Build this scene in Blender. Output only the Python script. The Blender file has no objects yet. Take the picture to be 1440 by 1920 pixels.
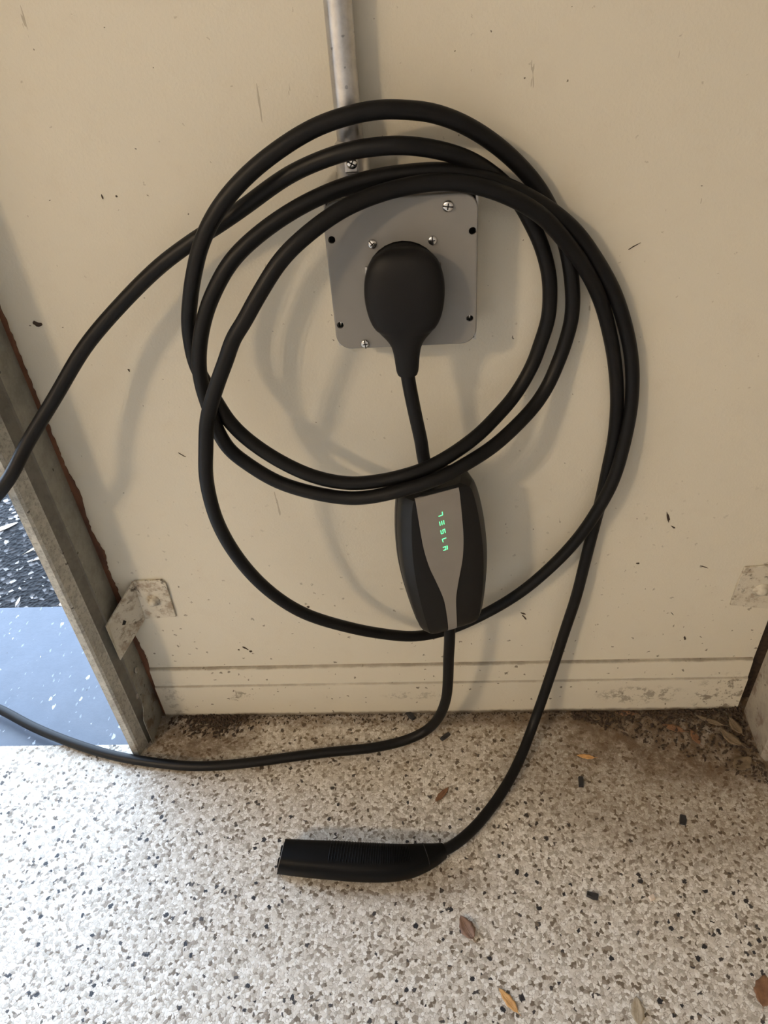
import bpy, bmesh, math, random
from mathutils import Vector, Matrix
random.seed(7)
SC = bpy.context.scene
COL = SC.collection

# ------------------------------------------------------------------ camera
CAM = Vector((0.0, -0.61152, 0.81543))
PITCH, ROLL, YAW, FPX = 0.65370, -0.08288, 0.08365, 1331.0
_f = Vector((-math.sin(YAW)*math.cos(PITCH), math.cos(YAW)*math.cos(PITCH), -math.sin(PITCH)))
_r0 = Vector((math.cos(YAW), math.sin(YAW), 0)); _u0 = _r0.cross(_f)
_r = math.cos(ROLL)*_r0 + math.sin(ROLL)*_u0
_u = -math.sin(ROLL)*_r0 + math.cos(ROLL)*_u0
cd = bpy.data.cameras.new('camera'); cam = bpy.data.objects.new('camera', cd); COL.objects.link(cam)
cd.sensor_fit = 'VERTICAL'; cd.sensor_height = 36.0; cd.sensor_width = 36.0
cd.lens = FPX/1920*36.0; cd.clip_start = 0.01; cd.clip_end = 200
cam.matrix_world = Matrix(((_r.x, _u.x, -_f.x, CAM.x), (_r.y, _u.y, -_f.y, CAM.y), (_r.z, _u.z, -_f.z, CAM.z), (0, 0, 0, 1)))
SC.camera = cam

# ------------------------------------------------------------------ sky, lamps, exposure
W = bpy.data.worlds.new('sky'); SC.world = W; W.use_nodes = True
nt = W.node_tree; nt.nodes.clear()
wo = nt.nodes.new('ShaderNodeOutputWorld'); bg = nt.nodes.new('ShaderNodeBackground')
bg.inputs[0].default_value = (0.60, 0.77, 1.0, 1); bg.inputs[1].default_value = 9.5
nt.links.new(bg.outputs[0], wo.inputs[0])

LAMP = Vector((-2.55, -2.95, 2.62))
for k, dx in enumerate((-0.055, 0.060)):                      # the two bulbs of the door opener under the ceiling
    ld = bpy.data.lights.new('opener_bulb', 'POINT'); lo = bpy.data.objects.new('opener_bulb', ld); COL.objects.link(lo)
    lo.location = LAMP + Vector((dx, -dx*0.8, 0)); ld.energy = 94; ld.color = (1.0, 0.77, 0.50); ld.shadow_soft_size = 0.018

ad = bpy.data.lights.new('ambient_fill_light', 'AREA'); ao = bpy.data.objects.new('ambient_fill_light', ad); COL.objects.link(ao)
ad.shape = 'RECTANGLE'; ad.size = 2.0; ad.size_y = 0.8; ad.energy = 20; ad.color = (0.96, 0.98, 1.0)   # added soft fill to raise the ambient on the wall, no known fixture
ao.location = (-1.2, -4.0, 2.66)

SC.view_settings.view_transform = 'Standard'; SC.view_settings.look = 'None'
SC.view_settings.gamma = 1.0; SC.view_settings.use_curve_mapping = False
SC.view_settings.exposure = 0.0
SC.cycles.max_bounces = 8; SC.cycles.diffuse_bounces = 6; SC.cycles.glossy_bounces = 3

# ------------------------------------------------------------------ helpers
def ray(x, y): return _f + _r*((x-720)/FPX) - _u*((y-960)/FPX)
def atd(x, y, d):                                           # point seen at (x, y) that lies d in front of the wall
    v = ray(x, y); return CAM + v*((-d-CAM.y)/v.y)
def atz(x, y, z):                                           # point seen at (x, y) that lies at height z
    v = ray(x, y); return CAM + v*((z-CAM.z)/v.z)

def link(name, me, mat=None, parent=None, smooth=False):
    o = bpy.data.objects.new(name, me); COL.objects.link(o)
    if mat:
        for m in (mat if isinstance(mat, (list, tuple)) else [mat]): me.materials.append(m)
    if parent: o.parent = parent
    if smooth:
        me.polygons.foreach_set('use_smooth', [True]*len(me.polygons))
    return o
def obj(name, vs, fs, mat=None, parent=None, smooth=False, recalc=True):
    me = bpy.data.meshes.new(name); me.from_pydata([tuple(v) for v in vs], [], fs)
    if recalc:
        bm = bmesh.new(); bm.from_mesh(me); bmesh.ops.recalc_face_normals(bm, faces=bm.faces); bm.to_mesh(me); bm.free()
    me.update(); return link(name, me, mat, parent, smooth)
def obm(name, bm, mat=None, parent=None, smooth=False):
    bmesh.ops.recalc_face_normals(bm, faces=bm.faces)
    me = bpy.data.meshes.new(name); bm.to_mesh(me); bm.free(); return link(name, me, mat, parent, smooth)
def tag(o, label=None, cat=None, group=None, kind=None):
    for k, v in (('label', label), ('category', cat), ('group', group), ('kind', kind)):
        if v: o[k] = v
    return o
def empty(name, loc, label, cat, group=None):
    o = bpy.data.objects.new(name, None); COL.objects.link(o); o.location = loc; o.empty_display_size = 0.02
    return tag(o, label, cat, group)
def add_box(bm, x0, x1, y0, y1, z0, z1, bev=0.0):
    r = bmesh.ops.create_cube(bm, size=1)
    for v in r['verts']:
        v.co = Vector((x0+(v.co.x+.5)*(x1-x0), y0+(v.co.y+.5)*(y1-y0), z0+(v.co.z+.5)*(z1-z0)))
    if bev:
        es = list({e for v in r['verts'] for e in v.link_edges})
        bmesh.ops.bevel(bm, geom=es, offset=bev, segments=2, affect='EDGES', profile=.5)
def box(name, x0, x1, y0, y1, z0, z1, mat, parent=None, bev=0.0):
    bm = bmesh.new(); add_box(bm, x0, x1, y0, y1, z0, z1, bev); return obm(name, bm, mat, parent)
def in_parent(o, p):                                        # keep world coordinates under a parent Empty
    o.parent = p; o.matrix_parent_inverse = Matrix.Translation(p.location).inverted() if p.type == 'EMPTY' else p.matrix_basis.inverted()
    return o
def catmull(P, n=10):
    out = []
    P = [P[0]*2-P[1]] + P + [P[-1]*2-P[-2]]
    for i in range(1, len(P)-2):
        a, b, c, d = P[i-1], P[i], P[i+1], P[i+2]
        ts = [0.0]
        for p, q in ((a, b), (b, c), (c, d)): ts.append(ts[-1]+max((q-p).length, 1e-6)**.5)
        for k in range(n):
            t = ts[1]+(ts[2]-ts[1])*k/n
            A1 = a*((ts[1]-t)/(ts[1]-ts[0]))+b*((t-ts[0])/(ts[1]-ts[0]))
            A2 = b*((ts[2]-t)/(ts[2]-ts[1]))+c*((t-ts[1])/(ts[2]-ts[1]))
            A3 = c*((ts[3]-t)/(ts[3]-ts[2]))+d*((t-ts[2])/(ts[3]-ts[2]))
            B1 = A1*((ts[2]-t)/(ts[2]-ts[0]))+A2*((t-ts[0])/(ts[2]-ts[0]))
            B2 = A2*((ts[3]-t)/(ts[3]-ts[1]))+A3*((t-ts[1])/(ts[3]-ts[1]))
            out.append(B1*((ts[2]-t)/(ts[2]-ts[1]))+B2*((t-ts[1])/(ts[2]-ts[1])))
    out.append(P[-2]); return out
def smooth_path(L, k=2):
    for _ in range(k):
        L = [L[0]]+[(L[i-1]+L[i]*2+L[i+1])/4 for i in range(1, len(L)-1)]+[L[-1]]
    return L
def tube(name, L, R, mat, parent=None, seg=16):
    vs, fs = [], []
    t0 = (L[1]-L[0]).normalized(); n = t0.orthogonal().normalized(); prev = t0
    for i, p in enumerate(L):
        t = (L[min(i+1, len(L)-1)]-L[max(i-1, 0)]).normalized()
        n = prev.rotation_difference(t) @ n; n = (n-t*n.dot(t)).normalized(); prev = t; b = t.cross(n)
        r = R[i] if isinstance(R, list) else R
        for k in range(seg):
            a = 2*math.pi*k/seg; vs.append(p+n*(math.cos(a)*r)+b*(math.sin(a)*r))
    m = len(L)
    for i in range(m-1):
        for k in range(seg):
            k2 = (k+1) % seg; fs.append((i*seg+k, i*seg+k2, (i+1)*seg+k2, (i+1)*seg+k))
    fs.append(tuple(range(seg-1, -1, -1))); fs.append(tuple((m-1)*seg+k for k in range(seg)))
    return obj(name, vs, fs, mat, parent, True)
def loft(name, rings, mat, parent=None, smooth=True, sharp=None):
    vs = [v for r in rings for v in r]; n = len(rings[0]); fs = []
    for i in range(len(rings)-1):
        for k in range(n):
            k2 = (k+1) % n; fs.append((i*n+k, i*n+k2, (i+1)*n+k2, (i+1)*n+k))
    fs.append(tuple(range(n-1, -1, -1))); fs.append(tuple((len(rings)-1)*n+k for k in range(n)))
    o = obj(name, vs, fs, mat, parent, smooth)
    if sharp:
        o.data.set_sharp_from_angle(angle=math.radians(sharp))
    return o
def lerp_tab(tab, t):
    for (a, va), (b, vb) in zip(tab, tab[1:]):
        if t <= b:
            k = (t-a)/(b-a) if b > a else 0; k = min(max(k, 0), 1)
            return va+(vb-va)*k
    return tab[-1][1]
def smooth_tab(tab, t):                                     # Catmull-Rom through (t, value)
    n = len(tab)
    for i in range(n-1):
        if t <= tab[i+1][0] or i == n-2:
            p0 = tab[max(i-1, 0)]; p1 = tab[i]; p2 = tab[i+1]; p3 = tab[min(i+2, n-1)]
            k = min(max((t-p1[0])/(p2[0]-p1[0]), 0), 1); h = p2[0]-p1[0]
            m1 = (p2[1]-p0[1])/max(p2[0]-p0[0], 1e-6)*h; m2 = (p3[1]-p1[1])/max(p3[0]-p1[0], 1e-6)*h
            return (2*k**3-3*k**2+1)*p1[1]+(k**3-2*k**2+k)*m1+(-2*k**3+3*k**2)*p2[1]+(k**3-k**2)*m2
def prism(name, pts, off, mat, parent=None, bev=0.0):       # polygon (list of Vector) thickened by the vector off
    n = len(pts); bm = bmesh.new()
    a = [bm.verts.new(p) for p in pts]; b = [bm.verts.new(Vector(p)+off) for p in pts]
    bm.faces.new(a); bm.faces.new(b[::-1])
    for i in range(n): bm.faces.new((a[i], b[i], b[(i+1) % n], a[(i+1) % n]))
    if bev: bmesh.ops.bevel(bm, geom=list(bm.edges), offset=bev, segments=1, affect='EDGES', profile=.5)
    return obm(name, bm, mat, parent)

# ------------------------------------------------------------------ materials
class NB:
    def __init__(s, name):
        s.m = bpy.data.materials.new(name); s.m.use_nodes = True; s.t = s.m.node_tree
        s.b = s.t.nodes['Principled BSDF']; s.co = None
    def n(s, typ, **kw):
        nd = s.t.nodes.new(typ)
        for k, v in kw.items():
            if k.startswith('i_'):
                key = k[2:]; nd.inputs[int(key) if key.isdigit() else key].default_value = v
            else: setattr(nd, k, v)
        return nd
    def l(s, a, b): s.t.links.new(a, b)
    def pos(s):
        if not s.co: s.co = s.n('ShaderNodeNewGeometry').outputs['Position']
        return s.co
    def mapping(s, scale=(1, 1, 1), rot=(0, 0, 0), loc=(0, 0, 0)):
        m = s.n('ShaderNodeMapping'); m.inputs['Scale'].default_value = scale; m.inputs['Rotation'].default_value = rot
        m.inputs['Location'].default_value = loc; s.l(s.pos(), m.inputs['Vector']); return m.outputs[0]
    def flat(s, axes):
        c = s.n('ShaderNodeCombineXYZ'); o = s.sep()
        for i, a in enumerate(axes): s.l(o['XYZ'.index(a)], c.inputs[i])
        return c.outputs[0]
    def noise(s, scale, detail=3, rough=.55, vec=None, dist=0.0):
        d = s.n('ShaderNodeTexNoise'); d.inputs['Scale'].default_value = scale; d.inputs['Detail'].default_value = detail
        d.inputs['Roughness'].default_value = rough; d.inputs['Distortion'].default_value = dist
        s.l(vec or s.pos(), d.inputs['Vector']); return d
    def vor(s, scale, vec=None, feature='F1', rnd=1.0):
        d = s.n('ShaderNodeTexVoronoi', feature=feature); d.inputs['Scale'].default_value = scale
        d.inputs['Randomness'].default_value = rnd; s.l(vec or s.pos(), d.inputs['Vector']); return d
    def ramp(s, fac, stops, mode='LINEAR'):
        r = s.n('ShaderNodeValToRGB'); r.color_ramp.interpolation = mode; el = r.color_ramp.elements
        while len(el) < len(stops): el.new(0.5)
        for e, (p, c) in zip(el, stops):
            e.position = p; e.color = (c[0], c[1], c[2], 1) if isinstance(c, (tuple, list)) else (c, c, c, 1)
        s.l(fac, r.inputs[0]); return r.outputs[0]
    def math(s, op, a, b=None, c=None, clamp=False):
        m = s.n('ShaderNodeMath', operation=op, use_clamp=clamp)
        for i, v in enumerate((a, b, c)):
            if v is None: continue
            if isinstance(v, (int, float)): m.inputs[i].default_value = v
            else: s.l(v, m.inputs[i])
        return m.outputs[0]
    def mix(s, fac, a, b, blend='MIX'):
        m = s.n('ShaderNodeMix', data_type='RGBA', blend_type=blend)
        for i, v in ((0, fac), (6, a), (7, b)):
            if isinstance(v, (int, float)): m.inputs[i].default_value = v
            elif isinstance(v, tuple): m.inputs[i].default_value = (v[0], v[1], v[2], 1)
            else: s.l(v, m.inputs[i])
        return m.outputs[2]
    def sep(s):
        x = s.n('ShaderNodeSeparateXYZ'); s.l(s.pos(), x.inputs[0]); return x.outputs
    def rng(s, v, a, b, c=0.0, d=1.0, interp='SMOOTHSTEP'):
        m = s.n('ShaderNodeMapRange', interpolation_type=interp)
        s.l(v, m.inputs[0])
        for i, k in enumerate((a, b, c, d)): m.inputs[i+1].default_value = k
        return m.outputs[0]
    def blob(s, cx, cy, cz, rx, ry, rz):                    # 1 inside an ellipsoid, soft rim
        m = s.mapping((1/rx, 1/ry, 1/rz), loc=(-cx/rx, -cy/ry, -cz/rz)); ln = s.n('ShaderNodeVectorMath', operation='LENGTH')
        s.l(m, ln.inputs[0]); return s.rng(ln.outputs['Value'], .55, 1.0, 1.0, 0.0)
    def bump(s, h, strength, dist=.001):
        b = s.n('ShaderNodeBump'); b.inputs['Strength'].default_value = strength; b.inputs['Distance'].default_value = dist
        s.l(h, b.inputs['Height']); s.l(b.outputs[0], s.b.inputs['Normal'])
    def col(s, c):
        if isinstance(c, tuple): s.b.inputs['Base Color'].default_value = (c[0], c[1], c[2], 1)
        else: s.l(c, s.b.inputs['Base Color'])
    def fin(s, rough=.5, metal=0.0, spec=None):
        if isinstance(rough, (int, float)): s.b.inputs['Roughness'].default_value = rough
        else: s.l(rough, s.b.inputs['Roughness'])
        s.b.inputs['Metallic'].default_value = metal
        if spec is not None: s.b.inputs['Specular IOR Level'].default_value = spec
        return s.m

def speck_mask(nb, scale, thr, keep, axes='XZ', stretch=(1, 1), ang=0.0, wob=.25):
    """sparse irregular specks on a plane: the share `keep` of the cells holds one"""
    mp = nb.n('ShaderNodeMapping'); mp.inputs['Scale'].default_value = (stretch[0]*scale, stretch[1]*scale, 1); mp.inputs['Rotation'].default_value = (0, 0, ang)
    nb.l(nb.flat(axes), mp.inputs['Vector'])
    nz = nb.n('ShaderNodeTexNoise', noise_dimensions='2D'); nz.inputs['Scale'].default_value = 2.6; nz.inputs['Detail'].default_value = 3; nz.inputs['Roughness'].default_value = .7
    nb.l(mp.outputs[0], nz.inputs['Vector'])
    add = nb.n('ShaderNodeVectorMath', operation='MULTIPLY_ADD')
    nb.l(nz.outputs['Color'], add.inputs[0]); add.inputs[1].default_value = (wob, wob, 0); nb.l(mp.outputs[0], add.inputs[2])
    v = nb.n('ShaderNodeTexVoronoi', voronoi_dimensions='2D'); v.inputs['Scale'].default_value = 1.0; nb.l(add.outputs[0], v.inputs['Vector'])
    sx = nb.n('ShaderNodeSeparateColor'); nb.l(v.outputs['Color'], sx.inputs[0])
    size = nb.math('MULTIPLY', nb.math('ADD', nb.math('MULTIPLY', sx.outputs[1], .9), .25), thr)
    inside = nb.math('LESS_THAN', v.outputs['Distance'], size)
    return nb.math('MULTIPLY', inside, nb.math('LESS_THAN', sx.outputs[0], keep))

def wall_paint(name, base, dirty=1.0, grime=False, stain=0.0):
    nb = NB(name); x, y, z = nb.sep()
    m1 = nb.noise(3.2, 4); m2 = nb.noise(38, 4, .65)
    c = nb.mix(nb.rng(m1.outputs[0], .3, .7, 0, .35), base, tuple(k*.93 for k in base))
    c = nb.mix(nb.rng(m2.outputs[0], .5, .75, 0, .16), c, (.50, .44, .35))
    low = nb.rng(z, .45, .03, 0.0, 1.0)                     # dirt gathers towards the floor
    s1 = speck_mask(nb, 36, .026, .17*dirty); s2 = speck_mask(nb, 95, .075, .06*dirty, wob=.5)
    s3 = speck_mask(nb, 85, .14, .15*dirty, wob=.6)
    sc = speck_mask(nb, 40, .040, .10*dirty, 'XZ', (1.0, .13), .75, .35); sd = speck_mask(nb, 40, .035, .07*dirty, 'XZ', (1.0, .16), -.5, .35)
    c = nb.mix(nb.math('MULTIPLY', s1, .8), c, (.07, .05, .035))
    c = nb.mix(nb.math('MULTIPLY', s2, .35), c, (.20, .15, .10))
    c = nb.mix(nb.math('MULTIPLY', nb.math('MAXIMUM', sc, sd), .45), c, (.16, .12, .08))
    c = nb.mix(nb.math('MULTIPLY', nb.math('MULTIPLY', s3, low), .8), c, (.075, .05, .03))
    if stain:
        k = nb.rng(nb.noise(60, 5, .7).outputs[0], .46, .66, 0, stain)
        c = nb.mix(k, c, (.23, .165, .11)); k2 = nb.rng(nb.noise(85, 5, .75).outputs[0], .58, .66, 0, stain); c = nb.mix(k2, c, (.05, .033, .022))
    if grime:
        nz = nb.noise(60, 5, .7); nw = nb.noise(9, 3)
        for zc, wd, st in ((.0955, .0032, .75), (.0640, .0022, .55), (.0025, .006, .95)):
            dd = nb.math('ABSOLUTE', nb.math('SUBTRACT', z, zc))
            dd = nb.math('ADD', dd, nb.math('MULTIPLY', nb.math('SUBTRACT', nz.outputs[0], .5), wd*1.2))
            k = nb.math('MULTIPLY', nb.rng(dd, wd, 0.0, 0.0, st), nb.rng(nw.outputs[0], .25, .6, .55, 1.0))
            c = nb.mix(k, c, (.085, .06, .038))
        for (px, pz, rx, rz, st) in ((-.265, .042, .020, .014, .6), (.27, .034, .07, .022, .55), (.375, .03, .05, .05, .7), (-.36, .03, .02, .05, .35), (-.03, .04, .05, .01, .35)):
            k = nb.math('MULTIPLY', nb.blob(px, -.006, pz, rx, .05, rz), nb.rng(nb.noise(95, 5, .75).outputs[0], .50, .60, 0, st))
            c = nb.mix(k, c, (.09, .06, .035))
    nb.col(c)
    f = nb.noise(420, 3, .6); g = nb.noise(90, 3, .5)
    nb.bump(nb.math('ADD', f.outputs[0], nb.math('MULTIPLY', g.outputs[0], .8)), .22, .0012)
    return nb.fin(.55, 0, .3)

M = {}
WALLC = (.60, .564, .474)
M['wall'] = wall_paint('cream_wall_paint', WALLC)
M['base'] = wall_paint('dirty_cream_baseboard', WALLC, 1.4, True)

def mat_floor():
    nb = NB('flake_epoxy'); x, y, z = nb.sep()
    fl2 = nb.flat('XY')
    wv = nb.n('ShaderNodeTexNoise', noise_dimensions='2D'); wv.inputs['Scale'].default_value = 300; wv.inputs['Detail'].default_value = 2; nb.l(fl2, wv.inputs['Vector'])
    add = nb.n('ShaderNodeVectorMath', operation='MULTIPLY_ADD'); nb.l(wv.outputs['Color'], add.inputs[0])
    add.inputs[1].default_value = (.0040, .0040, 0); nb.l(fl2, add.inputs[2])
    v = nb.n('ShaderNodeTexVoronoi', voronoi_dimensions='2D'); v.inputs['Scale'].default_value = 300; nb.l(add.outputs[0], v.inputs['Vector'])
    s = nb.n('ShaderNodeSeparateColor'); nb.l(v.outputs['Color'], s.inputs[0])
    c = nb.ramp(s.outputs[0], [(0, (.60, .57, .52)), (.28, (.71, .69, .65)), (.50, (.52, .485, .435)), (.72, (.40, .365, .315)), (.86, (.27, .235, .195)), (.945, (.15, .12, .09)), (.985, (.05, .045, .045))], 'CONSTANT')
    e = nb.n('ShaderNodeTexVoronoi', voronoi_dimensions='2D', feature='DISTANCE_TO_EDGE'); e.inputs['Scale'].default_value = 300; nb.l(add.outputs[0], e.inputs['Vector'])
    gap = nb.n('ShaderNodeTexNoise', noise_dimensions='2D'); gap.inputs['Scale'].default_value = 170; gap.inputs['Detail'].default_value = 3; nb.l(fl2, gap.inputs['Vector'])
    c = nb.mix(nb.math('MULTIPLY', nb.rng(e.outputs['Distance'], .14, 0.0, 0, .85), nb.rng(gap.outputs[0], .35, .62)), c, (.19, .155, .115))
    c = nb.mix(speck_mask(nb, 105, .27, .085, 'XY', (1, 1), 0, .55), c, (.020, .019, .022))
    c = nb.mix(speck_mask(nb, 150, .26, .05, 'XY', (1, .7), .6, .5), c, (.085, .07, .055))
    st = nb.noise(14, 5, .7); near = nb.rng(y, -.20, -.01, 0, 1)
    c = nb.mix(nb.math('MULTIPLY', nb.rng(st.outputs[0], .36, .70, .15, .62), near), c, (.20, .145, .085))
    for (cx, cy, rx, ry, k) in ((.36, -.02, .24, .13, .92), (.33, -.10, .30, .16, .45), (-.325, -.035, .10, .055, .85), (-.05, -.235, .13, .03, .30), (.0, -.010, .5, .022, .55), (.14, -.012, .12, .03, .6)):  # dirt patches, with soft shade painted in at right and below the handle
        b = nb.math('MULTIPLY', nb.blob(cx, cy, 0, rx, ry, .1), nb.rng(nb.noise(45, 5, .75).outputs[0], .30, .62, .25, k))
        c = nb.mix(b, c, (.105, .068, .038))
    nb.col(c)
    h = nb.math('ADD', nb.math('MULTIPLY', e.outputs['Distance'], 1.5), nb.math('MULTIPLY', s.outputs[1], .8))
    nb.bump(h, .35, .0008)
    return nb.fin(.46, 0, .35)
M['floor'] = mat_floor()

def mat_apron():
    nb = NB('painted_concrete_apron')
    n1 = nb.noise(7, 5, .6); n2 = nb.noise(150, 4, .7)
    c = nb.ramp(nb.noise(26, 6, .7).outputs[0], [(.3, (.042, .054, .079)), (.7, (.060, .074, .104))])
    c = nb.mix(nb.rng(n2.outputs[0], .5, .75, 0, .35), c, (.045, .056, .080))
    c = nb.mix(nb.math('MULTIPLY', speck_mask(nb, 75, .16, .15, 'XY', (1, .55), .5, .5), .8), c, (.36, .40, .46))
    c = nb.mix(nb.math('MULTIPLY', speck_mask(nb, 130, .15, .22, 'XY', (1, .4), .6, .6), .5), c, (.20, .235, .29))
    c = nb.mix(speck_mask(nb, 50, .07, .10, 'XY'), c, (.012, .013, .017))
    nb.col(c); nb.bump(n2.outputs[0], .35, .001); return nb.fin(.42, 0, .45)
M['apron'] = mat_apron()
def mat_asphalt():
    nb = NB('asphalt')
    v = nb.vor(130, nb.flat('XY')); s = nb.n('ShaderNodeSeparateColor'); nb.l(v.outputs['Color'], s.inputs[0])
    c = nb.ramp(s.outputs[0], [(0, (.004, .004, .005)), (.42, (.006, .006, .007)), (.64, (.013, .0125, .0135)), (.78, (.035, .033, .034)), (.88, (.11, .104, .104)), (.945, (.32, .30, .29))], 'CONSTANT')
    c = nb.mix(nb.rng(nb.noise(22, 4).outputs[0], .45, .7, 0, .6), c, (.006, .006, .0075))
    nb.col(c); nb.bump(v.outputs['Distance'], .9, .004); return nb.fin(.6, 0, .10)
M['asphalt'] = mat_asphalt()

def plain(name, c, rough, metal=0.0, var=.12, scale=60, bump=.0, spec=None, bscale=None):
    nb = NB(name); n = nb.noise(scale, 4, .6)
    nb.col(nb.mix(nb.rng(n.outputs[0], .35, .7), c, tuple(k*(1-var) for k in c)))
    if bump:
        nb.bump(nb.noise(bscale or scale*4, 3).outputs[0], bump, .0006)
    return nb.fin(rough, metal, spec)
M['rubber'] = plain('black_cable_jacket', (.0050, .0047, .0049), .46, 0, .3, 90, .10, .2, 900)
M['plug'] = plain('charcoal_soft_plastic', (.0075, .0070, .0072), .55, 0, .15, 50, .06, .2, 1500)
M['case'] = plain('black_case_plastic', (.0045, .0039, .0037), .42, 0, .2, 70, .05, .3, 1500)
M['handle'] = plain('satin_black_handle', (.0026, .0026, .0030), .45, 0, .2, 70, .04, .11, 1500)
M['face'] = plain('grey_satin_faceplate', (.235, .215, .195), .42, 0, .06, 30)
M['tipface'] = plain('grey_connector_face', (.12, .12, .125), .5, 0, .2, 120)
M['plate'] = plain('grey_enamel', (.205, .198, .190), .42, 0, .05, 25, .05, .4, 500)
M['screw'] = plain('bright_zinc', (.72, .71, .69), .22, 1.0, .2, 300, .05)
M['dark'] = plain('dark_void', (.008, .007, .007), .8, 0, .2)
M['recep'] = plain('black_receptacle', (.004, .004, .004), .5, 0, .1, 60, 0, .2)
def mat_galv(name, c, r0, r1, metal=1.0):
    nb = NB(name); n = nb.noise(70, 5, .7); n2 = nb.noise(260, 3, .6, nb.mapping((1, 1, .08)))
    k = nb.mix(nb.rng(n.outputs[0], .35, .7), c, tuple(q*.78 for q in c))
    k = nb.mix(nb.math('MULTIPLY', speck_mask(nb, 120, .12, .08, 'XZ'), .6), k, tuple(q*.25 for q in c))
    nb.col(k); nb.bump(n2.outputs[0], .08, .0005)
    return nb.fin(nb.rng(n2.outputs[0], .3, .7, r0, r1), metal)
M['galv'] = mat_galv('galvanised_conduit', (.60, .59, .585), .28, .42)
M['boxsteel'] = mat_galv('galvanised_box', (.55, .54, .52), .32, .5)
def mat_track(name, c, rust, rough=0):
    nb = NB(name); x, y, z = nb.sep()
    n = nb.noise(55, 5, .7); n2 = nb.noise(160, 4, .7)
    k = nb.mix(nb.rng(n.outputs[0], .35, .7), c, tuple(q*.72 for q in c))
    k = nb.mix(nb.rng(n2.outputs[0], .55, .75, 0, .35), k, tuple(min(1, q*1.5) for q in c))
    k = nb.mix(nb.math('MULTIPLY', speck_mask(nb, 60, .09, .22, 'YZ'), .8), k, (.03, .025, .02))
    if rough: k = nb.mix(nb.rng(nb.noise(240, 5, .8).outputs[0], .48, .62, 0, .7), k, tuple(q*.42 for q in c))
    low = nb.rng(z, .20, .02, 0, rust)
    k = nb.mix(nb.math('MULTIPLY', nb.rng(nb.noise(40, 5, .75).outputs[0], .50, .62), low), k, (.115, .060, .030))
    k = nb.mix(nb.math('MULTIPLY', speck_mask(nb, 55, .13, .16, 'YZ', (1, .5)), nb.rng(z, .12, .02)), k, (.62, .58, .52))
    nb.col(k); nb.bump(n2.outputs[0], .25, .0008); return nb.fin(.55, .25)
M['track'] = mat_track('weathered_galvanised_track', (.30, .295, .265), .75)
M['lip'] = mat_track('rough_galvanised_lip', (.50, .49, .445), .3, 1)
M['band'] = mat_track('shaded_galvanised_band', (.17, .162, .140), .3)  # darker band and lighter lip partly paint in how light falls on them
M['track2'] = mat_track('weathered_painted_post', (.42, .39, .345), .6)
M['bracket'] = wall_paint('painted_bracket', tuple(k*.90 for k in WALLC), 2.0, False, .75)
def mat_wood():
    nb = NB('exposed_brown_wood'); n = nb.noise(50, 5, .7, nb.mapping((1, 1, .25)))
    nb.col(nb.ramp(n.outputs[0], [(.3, (.045, .018, .010)), (.55, (.14, .058, .030)), (.75, (.21, .10, .055))])); nb.bump(n.outputs[0], .5, .001); return nb.fin(.8)
M['wood'] = mat_wood()
M['soil'] = plain('dark_soil', (.055, .034, .022), .9, 0, .6, 220)
M['ceil'] = plain('white_ceiling', (.78, .76, .73), .8)
M['room'] = plain('interior_wall', (.70, .67, .62), .7)
M['door'] = plain('white_door_panel', (.55, .53, .50), .5)
M['ext'] = plain('stucco', (.45, .42, .38), .9)
M['bit'] = plain('black_rubber_bit', (.018, .018, .022), .5)
def mat_leaf(name, a, b):
    nb = NB(name); n = nb.noise(130, 5, .7); nb.col(nb.ramp(n.outputs[0], [(.3, a), (.7, b)])); nb.bump(n.outputs[0], .4, .0006); return nb.fin(.6)
M['leaf_brown'] = mat_leaf('dry_brown_leaf', (.13, .075, .050), (.27, .17, .125))
M['leaf_tan'] = mat_leaf('dry_tan_leaf', (.42, .22, .075), (.62, .37, .15))
M['leaf_red'] = mat_leaf('dry_rust_leaf', (.13, .060, .030), (.23, .12, .06))
M['leaf_grey'] = mat_leaf('dry_grey_leaf', (.28, .235, .17), (.42, .36, .27))
M['leaf_dark'] = mat_leaf('dry_dark_leaf', (.10, .072, .045), (.20, .15, .095))
M['leaf_pale'] = mat_leaf('bleached_leaf', (.55, .46, .38), (.75, .66, .58))
def mat_led():
    nb = NB('green_led'); nb.col((.1, .8, .3)); nb.b.inputs['Emission Color'].default_value = (.10, 1.0, .34, 1); nb.b.inputs['Emission Strength'].default_value = 2.2
    return nb.fin(.5)
M['led'] = mat_led()

# ------------------------------------------------------------------ the room
WX0, WX1 = -0.3865, 0.400                                   # the pier of wall between the two door openings
OPX = -2.85
st = lambda o: tag(o, kind='structure')
pier = box('wall_front', WX0, WX1, 0.0, .15, 0.0, 2.7, M['wall']); st(pier)
# baseboard: lower board, chamfered cap
def base_profile():
    pr = [(0.0, 0.0), (-.0075, 0.0), (-.0075, .0630), (-.0055, .0645), (-.0040, .0935), (-.0015, .0962), (0.0, .0965)]
    vs = [(xx, yy, zz+(.0015 if zz == 0 else 0)) for xx in (WX0+.006, WX1-.002) for yy, zz in pr]; n = len(pr)
    fs = [(i, (i+1) % n, n+(i+1) % n, n+i) for i in range(n)]+[tuple(range(n)), tuple(range(2*n-1, n-1, -1))]
    return vs, fs
v_, f_ = base_profile(); st(obj('baseboard_front', v_, f_, M['base']))
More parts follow.
